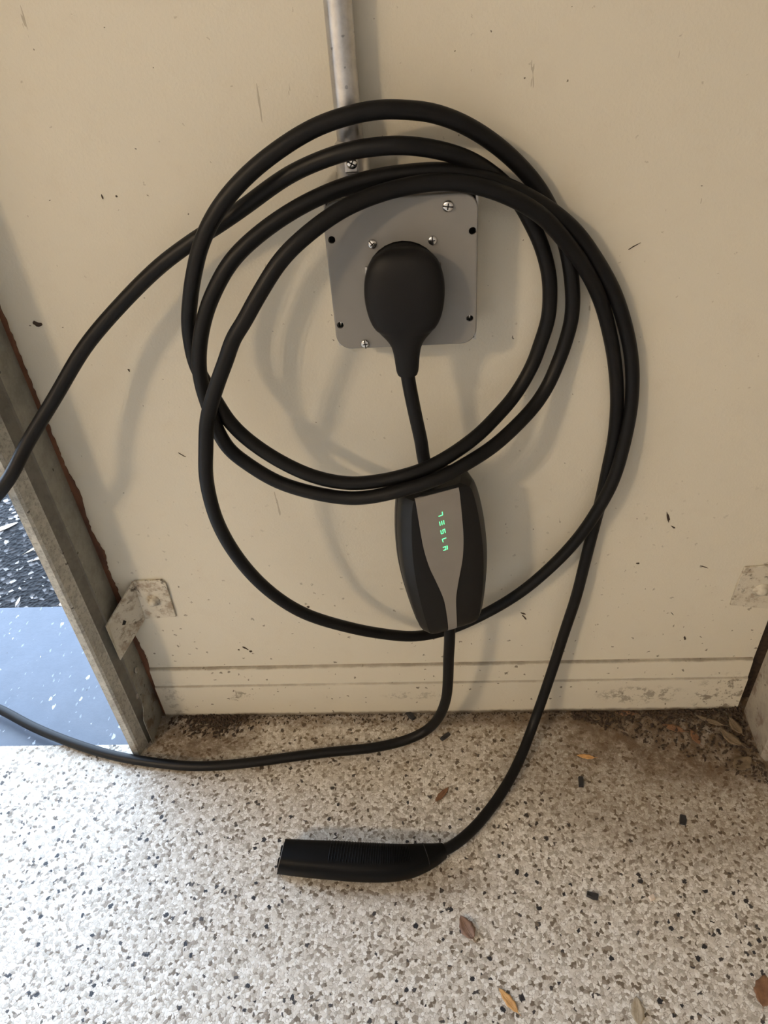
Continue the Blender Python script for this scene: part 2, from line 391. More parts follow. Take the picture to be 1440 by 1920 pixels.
# floor of the garage: ends at the sill line in the opening on the left
sl = [atz(0, 1400, 0), atz(240, 1395, 0)]; SY = (sl[0].y+sl[1].y)/2
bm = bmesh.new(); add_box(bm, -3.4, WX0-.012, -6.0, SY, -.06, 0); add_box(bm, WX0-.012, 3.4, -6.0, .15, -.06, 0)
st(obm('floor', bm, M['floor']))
AY = atz(70, 1140, -.012).y
st(box('apron', -3.4, WX0-.012, SY+.004, AY, -.09, -.010, M['apron']))
st(box('driveway', -14, 14, AY+.006, 16, -.10, -.016, M['asphalt']))
st(box('ceiling', -3.5, 3.5, -6.1, .2, 2.7, 2.8, M['ceil']))
st(box('wall_left', -3.5, -3.4, -6.1, .15, -.06, 2.7, M['room']))
st(box('wall_right', 3.4, 3.5, -6.1, .15, -.06, 2.7, M['room']))
st(box('wall_back', -3.5, 3.5, -6.2, -6.1, -.06, 2.7, M['room']))
bm = bmesh.new(); add_box(bm, -3.4, WX0, 0, .15, 2.1, 2.7); add_box(bm, -3.4, OPX, 0, .15, -.06, 2.1); add_box(bm, WX1, 3.4, 0, .15, 2.1, 2.7)
st(obm('wall_header', bm, M['room']))
dr = st(box('door_1', .43, 3.38, .05, .09, 0, 2.1, M['door']))
for k in range(4):
    in_parent(box('door_panel', .45, 3.36, .04, .05, .03+k*.52, .52+k*.52, M['door'], None, .004), dr)

st(box('gap_filler_1', .4005, .432, .012, .15, 0, 2.1, M['soil']))  # dark filler added to stop sky leaking through the gap by the post
# torn edge of the wall: bare brown wood shows along the door track
def ragged(name, x_l, x_base, amp, z0, z1, n, d, mat, seed, marks=()):
    rnd = random.Random(seed); L, R = [], []
    for i in range(n+1):
        z = z0+(z1-z0)*i/n; a = x_base+amp*(rnd.random()-.5)
        for (zc, hw, ex) in marks: a += ex*max(0, 1-abs(z-zc)/hw)
        L.append(Vector((x_l, -.0002, z))); R.append(Vector((a, -.0002, z)))
    vs = []
    for i in range(n+1): vs += [L[i], R[i], R[i]+Vector((0, -d, 0)), L[i]+Vector((0, -d, 0))]
    fs = []
    for i in range(n):
        for k in range(4): fs.append((i*4+k, i*4+(k+1) % 4, i*4+4+(k+1) % 4, i*4+4+k))
    fs += [(0, 1, 2, 3), (4*n+3, 4*n+2, 4*n+1, 4*n)]
    return obj(name, vs, fs, mat)
wd = ragged('wood_edge', WX0-.004, WX0+.0035, .0016, .0, .80, 220, .0012, M['wood'], 3, ((.385, .035, .004), (.30, .03, .0045), (.24, .05, .002), (.12, .05, .0035), (.05, .03, .004)))
in_parent(wd, pier); wd['label'] = 'bare brown wood along the torn wall edge'

# marks on the wall: a nail hole and clots of dried mud, raised a little from the paint
def clot(name, x, y, w, h, ang, seed):
    rnd = random.Random(seed); c = atd(x, y, 0); n = 11; pts = []
    for k in range(n):
        a = 2*math.pi*k/n; r = .5*(.55+.75*rnd.random()); u, v = w*r*math.cos(a), h*r*math.sin(a)
        pts.append(Vector((c.x+u*math.cos(ang)-v*math.sin(ang), -.0007, c.z+u*math.sin(ang)+v*math.cos(ang))))
    return in_parent(prism(name, pts, Vector((0, .0006, 0)), M['soil']), pier)
clot('nail_hole', 70, 607, .0075, .0055, -.3, 2)
for i, (x, y, w, h, a) in enumerate(((1252, 968, .0030, .014, .3), (1262, 988, .0022, .006, .9), (1284, 1196, .0030, .006, .2), (1196, 1056, .0035, .0022, 0), (984, 1158, .0018, .010, .6), (981, 1150, .007, .0016, -.5), (578, 1138, .0035, .003, 0), (460, 1215, .009, .0022, -.7), (470, 1221, .004, .004, 0), (448, 1218, .003, .002, 0), (242, 694, .0016, .003, .2), (192, 369, .0012, .0035, 0), (219, 368, .0016, .002, 0), (342, 853, .009, .0010, -.7), (1318, 1062, .012, .0010, -.35), (1260, 1150, .009, .0008, -.9), (1188, 462, .010, .0008, .5))):
    clot('mud_speck', x, y, w, h, a, 30+i)

# ------------------------------------------------------------------ door track on the left, with its bracket
def track(name, prof, z0, z1, mat, lipmat, lipfrom):
    n = len(prof); vs = [(x, y, z) for z in (z0, z1) for x, y in prof]
    o = obj(name, vs, [(i, i+1, n+i+1, n+i) for i in range(n-1)], (list(mat) if isinstance(mat, list) else [mat])+[lipmat], None, False, False)
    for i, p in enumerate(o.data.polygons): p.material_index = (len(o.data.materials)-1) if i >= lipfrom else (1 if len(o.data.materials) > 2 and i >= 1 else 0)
    s = o.modifiers.new('t', 'SOLIDIFY'); s.thickness = .002; s.offset = 0
    return o
TRK = empty('door_track', (-.392, -.03, 0), 'weathered galvanised steel door track standing at the open doorway', 'door track')
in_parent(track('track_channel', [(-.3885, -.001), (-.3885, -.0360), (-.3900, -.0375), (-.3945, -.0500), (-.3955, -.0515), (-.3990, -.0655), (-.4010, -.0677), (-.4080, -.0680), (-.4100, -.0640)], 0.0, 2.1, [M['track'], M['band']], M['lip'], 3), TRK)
# shoe plate low on the track
shoe = [Vector((-.3872, -.001, .001)), Vector((-.3872, -.050, .001)), Vector((-.3872, -.0485, .048)), Vector((-.3872, -.0385, .060)), Vector((-.3872, -.0275, .105)), Vector((-.3872, -.001, .135))]
in_parent(prism('shoe_plate', shoe, Vector((-.0012, 0, 0)), M['track'], None), TRK)
def ring_bolt(name, c, ax, R, r, mat, parent, hole=True):
    bm = bmesh.new()
    q = Vector((0, 0, 1)).rotation_difference(ax).to_matrix()
    prof = [(R, 0), (R, .0012), (R*.86, .0020), (r, .0020), (r, .0006), (0, .0006)]
    rings = []
    for (rr, h) in prof:
        rings.append([bm.verts.new(c+q@Vector((rr*math.cos(2*math.pi*k/18), rr*math.sin(2*math.pi*k/18), h))) for k in range(18)] if rr else None)
    top = bm.verts.new(c+q@Vector((0, 0, .0006)))
    for a, b in zip(rings[:-2], rings[1:-1]):
        for k in range(18): bm.faces.new((a[k], a[(k+1) % 18], b[(k+1) % 18], b[k]))
    for k in range(18): bm.faces.new((rings[-2][k], rings[-2][(k+1) % 18], top))
    o = obm(name, bm, mat); in_parent(o, parent); return o
def dome_bolt(name, c, ax, R, h, mat, parent):
    bm = bmesh.new(); q = Vector((0, 0, 1)).rotation_difference(ax).to_matrix(); n = 16
    prof = [(R*1.55, 0), (R*1.55, .0010), (R*1.05, .0014), (R, .0014+h*.45), (R*.8, .0014+h*.8), (R*.42, .0014+h)]
    rs = [[bm.verts.new(c+q@Vector((rr*math.cos(2*math.pi*k/n), rr*math.sin(2*math.pi*k/n), z))) for k in range(n)] for rr, z in prof]
    for a, b in zip(rs, rs[1:]):
        for k in range(n): bm.faces.new((a[k], a[(k+1) % n], b[(k+1) % n], b[k]))
    bm.faces.new(rs[-1]); o = obm(name, bm, mat, None, True); in_parent(o, parent); return o
in_parent(ring_bolt('rivet', Vector((-.3866, -.022, .118)), Vector((1, 0, 0)), .0042, .0022, M['track2'], TRK), TRK)
# L bracket: a flange on the wall and a flange along the track
BR = empty('track_bracket', (-.34, 0, .17), 'painted L bracket bolting the left door track to the wall', 'bracket')
def atx(x, y, X):
    v = ray(x, y); return CAM + v*((X-CAM.x)/v.x)
wf = [atd(*p, .003) for p in ((250, 1091), (302, 1088), (311, 1095), (330, 1157), (272, 1161))]
in_parent(prism('wall_flange', wf, Vector((0, .0028, 0)), M['bracket'], None, .0004), BR)
XT = -.3855
tf = [wf[0], atx(203, 1168, XT), atx(199, 1176, XT), atx(226, 1238, XT), atx(251, 1188, XT), wf[4]]
fl = in_parent(prism('track_flange', tf, Vector((-.0016, .0014, 0)), M['bracket'], None, 0), BR)
def on_flange(x, y):                                         # point of the slanted flange seen at (x, y), a hair in front of it
    n = (tf[1]-tf[0]).cross(tf[5]-tf[0]).normalized(); v = ray(x, y); t = (tf[0]-CAM).dot(n)/v.dot(n); return CAM+v*(t*.999)
for quad in (((232, 1163), (237, 1165), (234, 1174), (228, 1175)), ((221, 1182), (226, 1183), (222, 1199), (218, 1198))):
    in_parent(prism('rust_slot', [on_flange(*p) for p in quad], Vector((-.0005, .0005, 0)), M['dark']), fl)
bl = atd(287, 1126, .003); in_parent(dome_bolt('bolt', Vector((bl.x, -.003, bl.z)), Vector((0, -1, 0)), .0055, .006, M['bracket'], BR), BR)

# ------------------------------------------------------------------ post and bracket on the right
RT = empty('door_post', (.41, -.04, 0), 'dirty pale steel door post at the right end of the wall', 'door post')
in_parent(track('post_channel', [(.4075, -.010), (.4055, -.040), (.4030, -.078), (.4060, -.0835), (.4150, -.0840), (.45, -.083)], 0.0, 2.1, M['track2'], M['track2'], 9), RT)
RB = empty('post_bracket', (.40, 0, .2), 'painted bracket bolted to the wall near the right post', 'bracket')
q = [atd(*p, .0026) for p in ((1397, 1064), (1470, 1058), (1470, 1142), (1369, 1135), (1381, 1100))]
q = [Vector((min(p.x, .3995), -.0028, p.z)) for p in q]
in_parent(prism('wall_flange', q, Vector((0, .0026, 0)), M['bracket'], None, .0005), RB)
bl = atd(1427, 1106, .003); in_parent(dome_bolt('bolt', Vector((bl.x, -.0028, bl.z)), Vector((0, -1, 0)), .0062, .005, M['bracket'], RB), RB)

# ------------------------------------------------------------------ conduit
CX = -.0525; CR = .0099; CD = .0150
PZ = .6779                                                   # top of the electrical box
CON = empty('conduit', (CX, -CD, PZ), 'galvanised steel conduit running down the wall into the grey box', 'conduit')
in_parent(tube('pipe', [Vector((CX-.0006, -CD, 2.6)), Vector((CX-.0004, -CD, 1.4)), Vector((CX-.0002, -CD, .76)), Vector((CX+.0002, -CD-.001, .735)), Vector((CX+.0012, -CD-.005, PZ+.012))], CR, M['galv'], None, 32), CON)
ft = in_parent(tube('set_screw_fitting', [Vector((CX+.0014, -CD-.006, z)) for z in (PZ+.001, PZ+.0045, PZ+.0046, PZ+.034, PZ+.036)], [.0150, .0150, .0128, .0128, .0108], M['galv'], None, 32), CON)
in_parent(box('screw_boss', CX-.004, CX+.0068, -CD-.0215, -CD-.012, PZ+.016, PZ+.031, M['galv'], None, .0015), ft)

def pan_screw(name, c, R, mat, parent, ang, h=.0022):
    """pan head seen from -Y with a driver slot across it"""
    bm = bmesh.new(); n = 20
    prof = [(R, 0), (R, h*.35), (R*.88, h*.72), (R*.6, h*.95), (R*.3, h)]
    rs = []
    for rr, z in prof:
        rs.append([bm.verts.new(c+Vector((rr*math.cos(2*math.pi*k/n), -z, rr*math.sin(2*math.pi*k/n)))) for k in range(n)])
    for a, b in zip(rs, rs[1:]):
        for k in range(n): bm.faces.new((a[k], a[(k+1) % n], b[(k+1) % n], b[k]))
    bm.faces.new(rs[-1])
    o = obm(name, bm, mat, None, True); in_parent(o, parent)
    bm = bmesh.new(); add_box(bm, -R*.92, R*.92, -h*1.02, -h*.6, -R*.11, R*.11); add_box(bm, -R*.11, R*.11, -h*1.02, -h*.6, -R*.55, R*.55)
    bmesh.ops.rotate(bm, cent=(0, 0, 0), matrix=Matrix.Rotation(ang, 3, 'Y'), verts=bm.verts); bmesh.ops.translate(bm, vec=c, verts=bm.verts)
    s = obm('slot', bm, M['dark']); in_parent(s, o); return o
sp = Vector((CX+.0020, -CD-.0215, PZ+.0235)); in_parent(pan_screw('set_screw', sp, .0044, M['screw'], ft, .5, .003), ft)

# ------------------------------------------------------------------ electrical box and cover plate
PD = .0443
X0, X1 = atd(613, 480, PD).x, atd(896, 450, PD).x; Z0, Z1 = atd(800, 648, PD).z, PZ
BOX = empty('outlet_box', ((X0+X1)/2, 0, Z0), 'square grey metal outlet box on the wall holding the charger plug', 'outlet box')
bm = bmesh.new(); t = .0016; bx0, bx1, bz0, bz1 = X0+.0010, X1+.0002, Z0+.0012, Z1+.0004; by = -(PD-.0058)
add_box(bm, bx0, bx0+t, by, 0, bz0, bz1); add_box(bm, bx1-t, bx1, by, 0, bz0, bz1)
add_box(bm, bx0+t, bx1-t, by, 0, bz1-t, bz1); add_box(bm, bx0+t, bx1-t, by, 0, bz0, bz0+t); add_box(bm, bx0+t, bx1-t, -.002, 0, bz0+t, bz1-t)
shell = in_parent(obm('box_shell', bm, M['boxsteel']), BOX)
for (px, rr) in ((771, .0022), (838, .0060), (700, .0080)):
    kx = atd(px, 360, PD-.008).x
    bm = bmesh.new(); bmesh.ops.create_circle(bm, cap_ends=True, segments=20, radius=rr, matrix=Matrix.Translation((kx, -PD+.0125, bz1+.0002)))
    r = bmesh.ops.extrude_face_region(bm, geom=list(bm.faces)); bmesh.ops.translate(bm, vec=(0, 0, .0004), verts=[g for g in r['geom'] if isinstance(g, bmesh.types.BMVert)])
    in_parent(obm('knockout', bm, M['dark'] if px != 838 else M['boxsteel']), shell)

def rrect(x0, x1, z0, z1, r, n=8):
    out = []
    for cx, cz, a0 in ((x1-r, z1-r, 0), (x0+r, z1-r, 90), (x0+r, z0+r, 180), (x1-r, z0+r, 270)):
        for k in range(n+1):
            a = math.radians(a0+90*k/n); out.append((cx+r*math.cos(a), cz+r*math.sin(a)))
    return out
def circ(cx, cz, r, n=28): return [(cx+r*math.cos(-2*math.pi*k/n), cz+r*math.sin(-2*math.pi*k/n)) for k in range(n)]
rc = atd(757, 524, PD); RCX, RCZ = rc.x, rc.z; RR = .0305
hl = [atd(*p, PD) for p in ((622, 450), (886, 433), (638, 610), (881, 597))]
cu = bpy.data.curves.new('cover', 'CURVE'); cu.dimensions = '2D'; cu.fill_mode = 'BOTH'; cu.extrude = .0010
IN = .0013
for loop in [rrect(X0+IN, X1-IN, Z0+IN, Z1-IN, .0115)]+[circ(RCX, RCZ, RR)]+[circ(h.x, h.z, .0029, 18) for h in hl]:
    s = cu.splines.new('POLY'); s.points.add(len(loop)-1); s.use_cyclic_u = True
    for p, (a, b) in zip(s.points, loop): p.co = (a, b, 0, 1)
tmp = bpy.data.objects.new('tmp', cu); COL.objects.link(tmp); bpy.context.view_layer.update()
me = bpy.data.meshes.new_from_object(tmp.evaluated_get(bpy.context.evaluated_depsgraph_get()))
bpy.data.objects.remove(tmp); bpy.data.curves.remove(cu)
me.transform(Matrix(((1, 0, 0, 0), (0, 0, -1, -(PD-.001)), (0, 1, 0, 0), (0, 0, 0, 1)))); me.materials.clear()
bm = bmesh.new(); bm.from_mesh(me); bpy.data.meshes.remove(me)
prev = None                                                  # rolled rim of the pressed cover
for k in range(8):
    a = math.pi/2*k/6 if k < 7 else math.pi/2; g = IN*(1-math.sin(a)); yy = -PD+IN*(1-math.cos(a))+(.0035 if k == 7 else 0)
    rg = [bm.verts.new((x, yy, z)) for x, z in rrect(X0+g, X1-g, Z0+g, Z1-g, .0115+IN-g)]
    if prev:
        for i in range(len(rg)): bm.faces.new((prev[i], prev[(i+1) % len(rg)], rg[(i+1) % len(rg)], rg[i]))
    prev = rg
plate = in_parent(obm('cover_plate', bm, M['plate'], None, True), BOX); plate.data.set_sharp_from_angle(angle=math.radians(40))
plate['label'] = 'grey enamelled square cover plate with rounded corners'
for (px, py, a, R) in ((840, 387, .15, .0044), (698, 458, .9, .0037), (811, 451, 1.5, .0037), (685, 649, 1.45, .0040)):
    p = atd(px, py, PD+.001); p.y = -PD+.0001
    if py > 640: p.z = max(p.z, Z0+.0045)
    in_parent(pan_screw('screw', p, R, M['screw'], BOX, a), BOX)
for i in (2, 3):                                             # bars seen in the two lower holes
    h = hl[i]; in_parent(box('tab', h.x-.0006, h.x+.0006, -PD+.0055, -PD+.0075, h.z-.0045, h.z+.0045, M['screw']), BOX)
rec = in_parent(tube('receptacle', [Vector((RCX, y, RCZ)) for y in (-.02, -PD-.0015, -PD-.0026)], [RR-.0008, RR-.0008, RR-.0020], M['recep'], None, 48), BOX)
rec.data.set_sharp_from_angle(angle=math.radians(30))
for sx in (-1, 1):
    in_parent(box('contact_clip', RCX+sx*(RR-.0012)-.0008, RCX+sx*(RR-.0012)+.0008, -PD-.0032, -PD+.006, RCZ+.0065, RCZ+.0125, M['screw']), BOX)

# ------------------------------------------------------------------ the charger: plug, cord, control box, coiled cable, handle
CH = empty('car_charger', (0, -.05, 0), 'black car charging cable coiled on the wall with plug, control box and handle', 'charging cable')
CAB = .00635
# plug: lofted along its height
PT, PB = atd(757, 464, .062).z, atd(763, 700, .060).z
pcx_t, pcx_b = atd(757, 520, .075).x, atd(764, 695, .060).x
wt = [(0, .0090), (.010, .0135), (.035, .0195), (.09, .0256), (.20, .0303), (.32, .0317), (.45, .0303), (.55, .0272), (.63, .0218), (.70, .0158), (.76, .0125), (.84, .0108), (.97, .0094), (1.0, .0084)]
ft_ = [(0, .0220), (.02, .0270), (.08, .0310), (.2, .0335), (.4, .0345), (.55, .0330), (.66, .0295), (.78, .0262), (1.0, .0240)]   # front, measured from the plate
bk = [(0, .0150), (.03, .0105), (.08, .0070), (.16, .0040), (.25, .0030), (.55, .0030), (.66, .0040), (.76, .0070), (1.0, .0080)]
rings = []; NS = 44
for i in range(53):
    t = (i/52)**1.0 if i > 4 else [0, .008, .022, .042, .062][i]
    w = smooth_tab(wt, t); fr = PD+smooth_tab(ft_, t); b = PD+lerp_tab(bk, t); z = PT+(PB-PT)*t
    cx = pcx_t+(pcx_b-pcx_t)*t; cy = -(fr+b)/2; hy = (fr-b)/2; e = 2/(3.0 if t < .6 else 2.3)
    rg = []
    for k in range(NS):
        a = 2*math.pi*k/NS; ca, sa = math.cos(a), math.sin(a)
        rg.append(Vector((cx+w*math.copysign(abs(ca)**e, ca), cy+hy*math.copysign(abs(sa)**e, sa), z)))
    rings.append(rg)
plug = in_parent(loft('plug', rings, M['plug'], None, True, 50), CH); plug['label'] = 'charcoal teardrop wall plug pushed into the outlet box'
bm = bmesh.new(); rs = []
for (y, r) in ((-PD-.0020, .0298), (-PD-.0095, .0290)):
    rs.append([bm.verts.new((RCX+r*math.cos(2*math.pi*k/40), y, RCZ+r*math.sin(2*math.pi*k/40))) for k in range(40)])
for k in range(40): bm.faces.new((rs[0][k], rs[0][(k+1) % 40], rs[1][(k+1) % 40], rs[1][k]))
bm.faces.new(rs[1]); in_parent(obm('plug_flange', bm, M['recep'], None), plug)

# control box frame: u to its right, v up along it, n out of its face
top = atd(816, 898, .060); bot = atd(843, 1165, .062)
VV = (top-bot); HB = VV.length; VV.normalize()
yaw = math.radians(17)
N0 = Vector((math.sin(yaw), -math.cos(yaw), .0)); NN = (N0-VV*N0.dot(VV)).normalized(); UU = VV.cross(NN).normalized()
if UU.x < 0: UU = -UU
CC = (top+bot)/2
def cb(u, v, n): return CC+UU*u+VV*v+NN*n
H2 = HB/2
hw = [(-1.0, .0225), (-.97, .0300), (-.90, .0345), (-.75, .0375), (-.5, .0410), (-.2, .0440), (.1, .0452), (.4, .0440), (.65, .0414), (.85, .0378), (.95, .0335), (1.0, .0235)]
fd = [(-1.0, .0110), (-.96, .0155), (-.85, .0190), (-.5, .0215), (0, .0225), (.5, .0218), (.85, .0208), (.96, .0198), (1.0, .0170)]
def section(t):
    w = smooth_tab(hw, t); f = smooth_tab(fd, t); b = f*1.05
    # faceted: flat face, bevel, side wall, bevel, back
    return [(-w*.60, f), (-w*.30, f), (0, f), (w*.30, f), (w*.60, f), (w*.80, f*.93), (w*.965, f*.52), (w, f*.30), (w, -b*.45), (w*.93, -b*.80), (w*.72, -b), (w*.30, -b),
            (-w*.30, -b), (-w*.72, -b), (-w*.93, -b*.80), (-w, -b*.45), (-w, f*.30), (-w*.965, f*.52), (-w*.80, f*.93)]
TS = [-1, -.985, -.96, -.93, -.88, -.8]+[-.7+.1*k for k in range(15)]+[.8, .86, .91, .945, .97, .988, 1.0]
rings = [[cb(a, t*H2, n) for a, n in section(t)] for t in TS]
case = in_parent(loft('control_box', rings, M['case'], None, True, 22), CH); case['label'] = 'black control box with grey bottle-shaped face and green letters'
# grey face: outline (half width right / left along the box), a thin proud plate that follows the front
fw_ = [(-1.0, .0048), (-.75, .0050), (-.45, .0062), (-.30, .0085), (-.10, .0128), (.10, .0172), (.35, .0202), (.60, .0210), (.975, .0212)]
vs, fs = [], []; NF = 44; NC = 6
for i in range(NF+1):
    t = -.985+(.975+.985)*i/NF; w = smooth_tab(fw_, t); f = smooth_tab(fd, t)
    for side in (0, 1):
        for k in range(NC+1):
            a = -w+2*w*k/NC
            vs.append(cb(a-.0036-.0014*t, t*H2, f+(.0007 if side else -.001)))
def vi(i, s, k): return i*2*(NC+1)+s*(NC+1)+k
for i in range(NF):
    for k in range(NC):
        fs.append((vi(i, 1, k), vi(i, 1, k+1), vi(i+1, 1, k+1), vi(i+1, 1, k))); fs.append((vi(i, 0, k), vi(i+1, 0, k), vi(i+1, 0, k+1), vi(i, 0, k+1)))
    for k in (0, NC): fs.append((vi(i, 0, k), vi(i, 1, k), vi(i+1, 1, k), vi(i+1, 0, k)))
for i in (0, NF):
    for k in range(NC): fs.append((vi(i, 0, k), vi(i, 0, k+1), vi(i, 1, k+1), vi(i, 1, k)))
fp = in_parent(obj('face_plate', vs, fs, M['face'], None, False), case); fp['label'] = 'grey bottle-shaped face plate'
# seam line along the left side wall
L = [cb(-smooth_tab(hw, t)*.998, t*H2, -.004) for t in [-.9+.06*k for k in range(31)]]
in_parent(tube('case_seam', L, .0005, M['dark'], None, 6), case)
# lit letters, turned a quarter so the word runs down the face
def seg_letter(name, strokes, u0, v0, sc):
    bm = bmesh.new()
    for (a, b, c, d) in strokes:
        p, q2 = Vector((a, b, 0)), Vector((c, d, 0)); dr_ = (q2-p).normalized(); nn = Vector((-dr_.y, dr_.x, 0)); hw_ = .12
        vv = [p-dr_*hw_*.6+nn*hw_, p-dr_*hw_*.6-nn*hw_, q2+dr_*hw_*.6-nn*hw_, q2+dr_*hw_*.6+nn*hw_]
        tt = v0/H2; fz = smooth_tab(fd, tt)
        lo = [bm.verts.new(cb(u0+w_.x*sc, v0+w_.y*sc, fz+.0006)) for w_ in vv]; hi = [bm.verts.new(cb(u0+w_.x*sc, v0+w_.y*sc, fz+.0010)) for w_ in vv]
        bm.faces.new(hi); bm.faces.new(lo[::-1])
        for k in range(4): bm.faces.new((lo[k], lo[(k+1) % 4], hi[(k+1) % 4], hi[k]))
    return in_parent(obm(name, bm, M['led']), case)
LET = [[(.85, .9, .85, -.6), (.85, -.6, -.9, -.85)],
       [(-.85, .8, -.7, -.9), (0, .85, .05, -.85), (.8, .9, .85, -.8)],
       [(-.85, .7, -.75, -.9), (-.75, -.9, .05, -.8), (.05, -.8, 0, .8), (0, .8, .75, .9), (.75, .9, .85, -.8)],
       [(.9, .85, -.85, .6), (-.85, .6, -.6, -.95)],
       [(-.85, .7, .15, .8), (.15, .8, .2, -.75), (.2, -.75, -.8, -.85), (.8, .9, .85, -.8)]]
for i, L_ in enumerate(LET):
    seg_letter('letter', L_, -.0036+.0003*(i-2), H2*(.735-.108*i), .0022 if i in (0, 3) else .0025)

# short cord from plug to control box
cordp = [Vector((pcx_b, -.0605, PB+.012)), Vector((pcx_b, -.0608, PB)), atd(768, 725, .0605), atd(778, 775, .060), atd(789, 825, .060), atd(797, 870, .060), cb(-.002, H2*.97, 0), cb(0, H2*.85, 0)]
in_parent(tube('plug_cord', smooth_path(catmull(cordp, 10)), .0061, M['rubber']), CH)

# long cable
FZ = CAB+.0004
fl_ = lambda x, y, z=FZ: atz(x, y, z)
path = [cb(.0005, -H2*.92, 0), atd(843, 1200, .0615), atd(841, 1235, .0605), atd(840, 1275, .058), atd(836, 1312, .055), atd(822, 1346, .052),
        atz(797, 1371, .017), fl_(760, 1388), fl_(700, 1402), fl_(620, 1410), fl_(540, 1420), fl_(460, 1431), fl_(370, 1437), fl_(290, 1430), fl_(210, 1416), fl_(130, 1391), fl_(60, 1362), fl_(0, 1330),
        Vector((-.700, .030, .010)), Vector((-.755, .030, .035)), Vector((-.765, -.015, .10)), Vector((-.690, -.060, .19)), Vector((-.575, -.090, .31))]
A = [(10, 910, .086), (50, 833, .071), (104, 744, .056), (159, 651, .046), (224, 574, .040), (296, 502, .036), (355, 457, .034), (412, 420, .034), (458, 388, .036), (534, 333, .040), (595, 303, .044), (656, 283, .047), (717, 274, .048), (760, 273, .047), (810, 279, .044), (860, 292, .039), (903, 313, .032), (950, 350, .021), (975, 380, .0155), (993, 412, .0125), (1015, 460, .0110), (1029, 515, .0105), (1031, 560, .0105), (1027, 600, .0110), (1013, 645, .0120), (1000, 680, .0140), (983, 713, .0180), (960, 748, .026), (930, 782, .039), (897, 815, .056), (850, 850, .070), (803, 876, .0775), (760, 891, .082),
     (710, 902, .084), (653, 906, .085), (587, 893, .083), (520, 862, .079), (463, 823, .073), (430, 790, .068), (410, 760, .064), (386, 720, .060), (367, 682, .057), (357, 637, .056), (354, 602, .057), (356, 568, .058), (362, 522, .060), (378, 455, .060), (409, 393, .058), (458, 334, .055), (519, 283, .051), (589, 240, .047), (656, 216, .044), (710, 206, .042), (760, 206, .040), (810, 212, .037), (860, 229, .033), (910, 257, .027), (960, 297, .020), (1007, 349, .0145), (1040, 408, .0115), (1058, 450, .0105), (1069, 500, .0105), (1074, 560, .0105), (1071, 600, .0110), (1060, 642, .0120), (1047, 678, .0140), (1027, 723, .020), (1003, 760, .030), (963, 803, .047), (923, 838, .062), (880, 866, .075), (827, 895, .086), (760, 917, .092),
     (700, 931, .093), (653, 934, .092), (587, 924, .089), (520, 903, .084), (463, 869, .079), (430, 842, .076), (408, 807, .074), (392, 765, .073), (380, 727, .072), (374, 693, .072), (374, 652, .071), (382, 602, .069), (399, 552, .067), (433, 491, .063), (482, 442, .058), (552, 393, .052), (626, 357, .046), (702, 334, .042), (760, 325, .040), (827, 321, .0385), (893, 330, .0365), (960, 354, .0330), (1027, 391, .0275), (1077, 432, .0225), (1113, 480, .0175), (1150, 545, .0125), (1172, 610, .0105), (1183, 665, .0105), (1186, 710, .011), (1183, 765, .013), (1170, 833, .018), (1150, 900, .022), (1120, 957, .0230), (1083, 1010, .0205), (1033, 1063, .0180), (973, 1113, .0170), (903, 1154, .0180), (840, 1181, .023), (780, 1193, .036),
     (715, 1188, .052), (653, 1176, .064), (570, 1150, .079), (503, 1107, .089), (447, 1047, .097), (407, 977, .101), (387, 900, .102), (386, 845, .101), (388, 793, .099), (395, 760, .098), (408, 718, .096), (423, 677, .094), (438, 635, .092), (458, 602, .090), (485, 553, .087), (528, 486, .081), (580, 436, .074), (641, 393, .066), (702, 366, .059), (760, 350, .0535), (827, 341, .0500), (893, 348, .0475), (960, 371, .0435), (1017, 406, .0375), (1060, 452, .0300), (1100, 508, .0210), (1127, 566, .0140), (1143, 625, .0105), (1153, 683, .0095), (1157, 750, .0092), (1152, 817, .0090), (1140, 877, .0088), (1127, 937, .0090), (1113, 990, .0095), (1097, 1053, .0115), (1080, 1120, .0140), (1060, 1180, .0170), (1043, 1233, .0215), (1022, 1296, .0320)]
for p in A: path.append(atd(*p))
path += [atz(1000, 1358, .030), atz(977, 1418, .013), fl_(950, 1471), fl_(915, 1522), fl_(880, 1561, .009), atz(845, 1588, .0130), atz(826, 1596, .0145)]
in_parent(tube('charging_cable', smooth_path(catmull(path, 7), 3), CAB, M['rubber'], None, 16), CH)['label'] = 'long black cable wound in four loose loops'

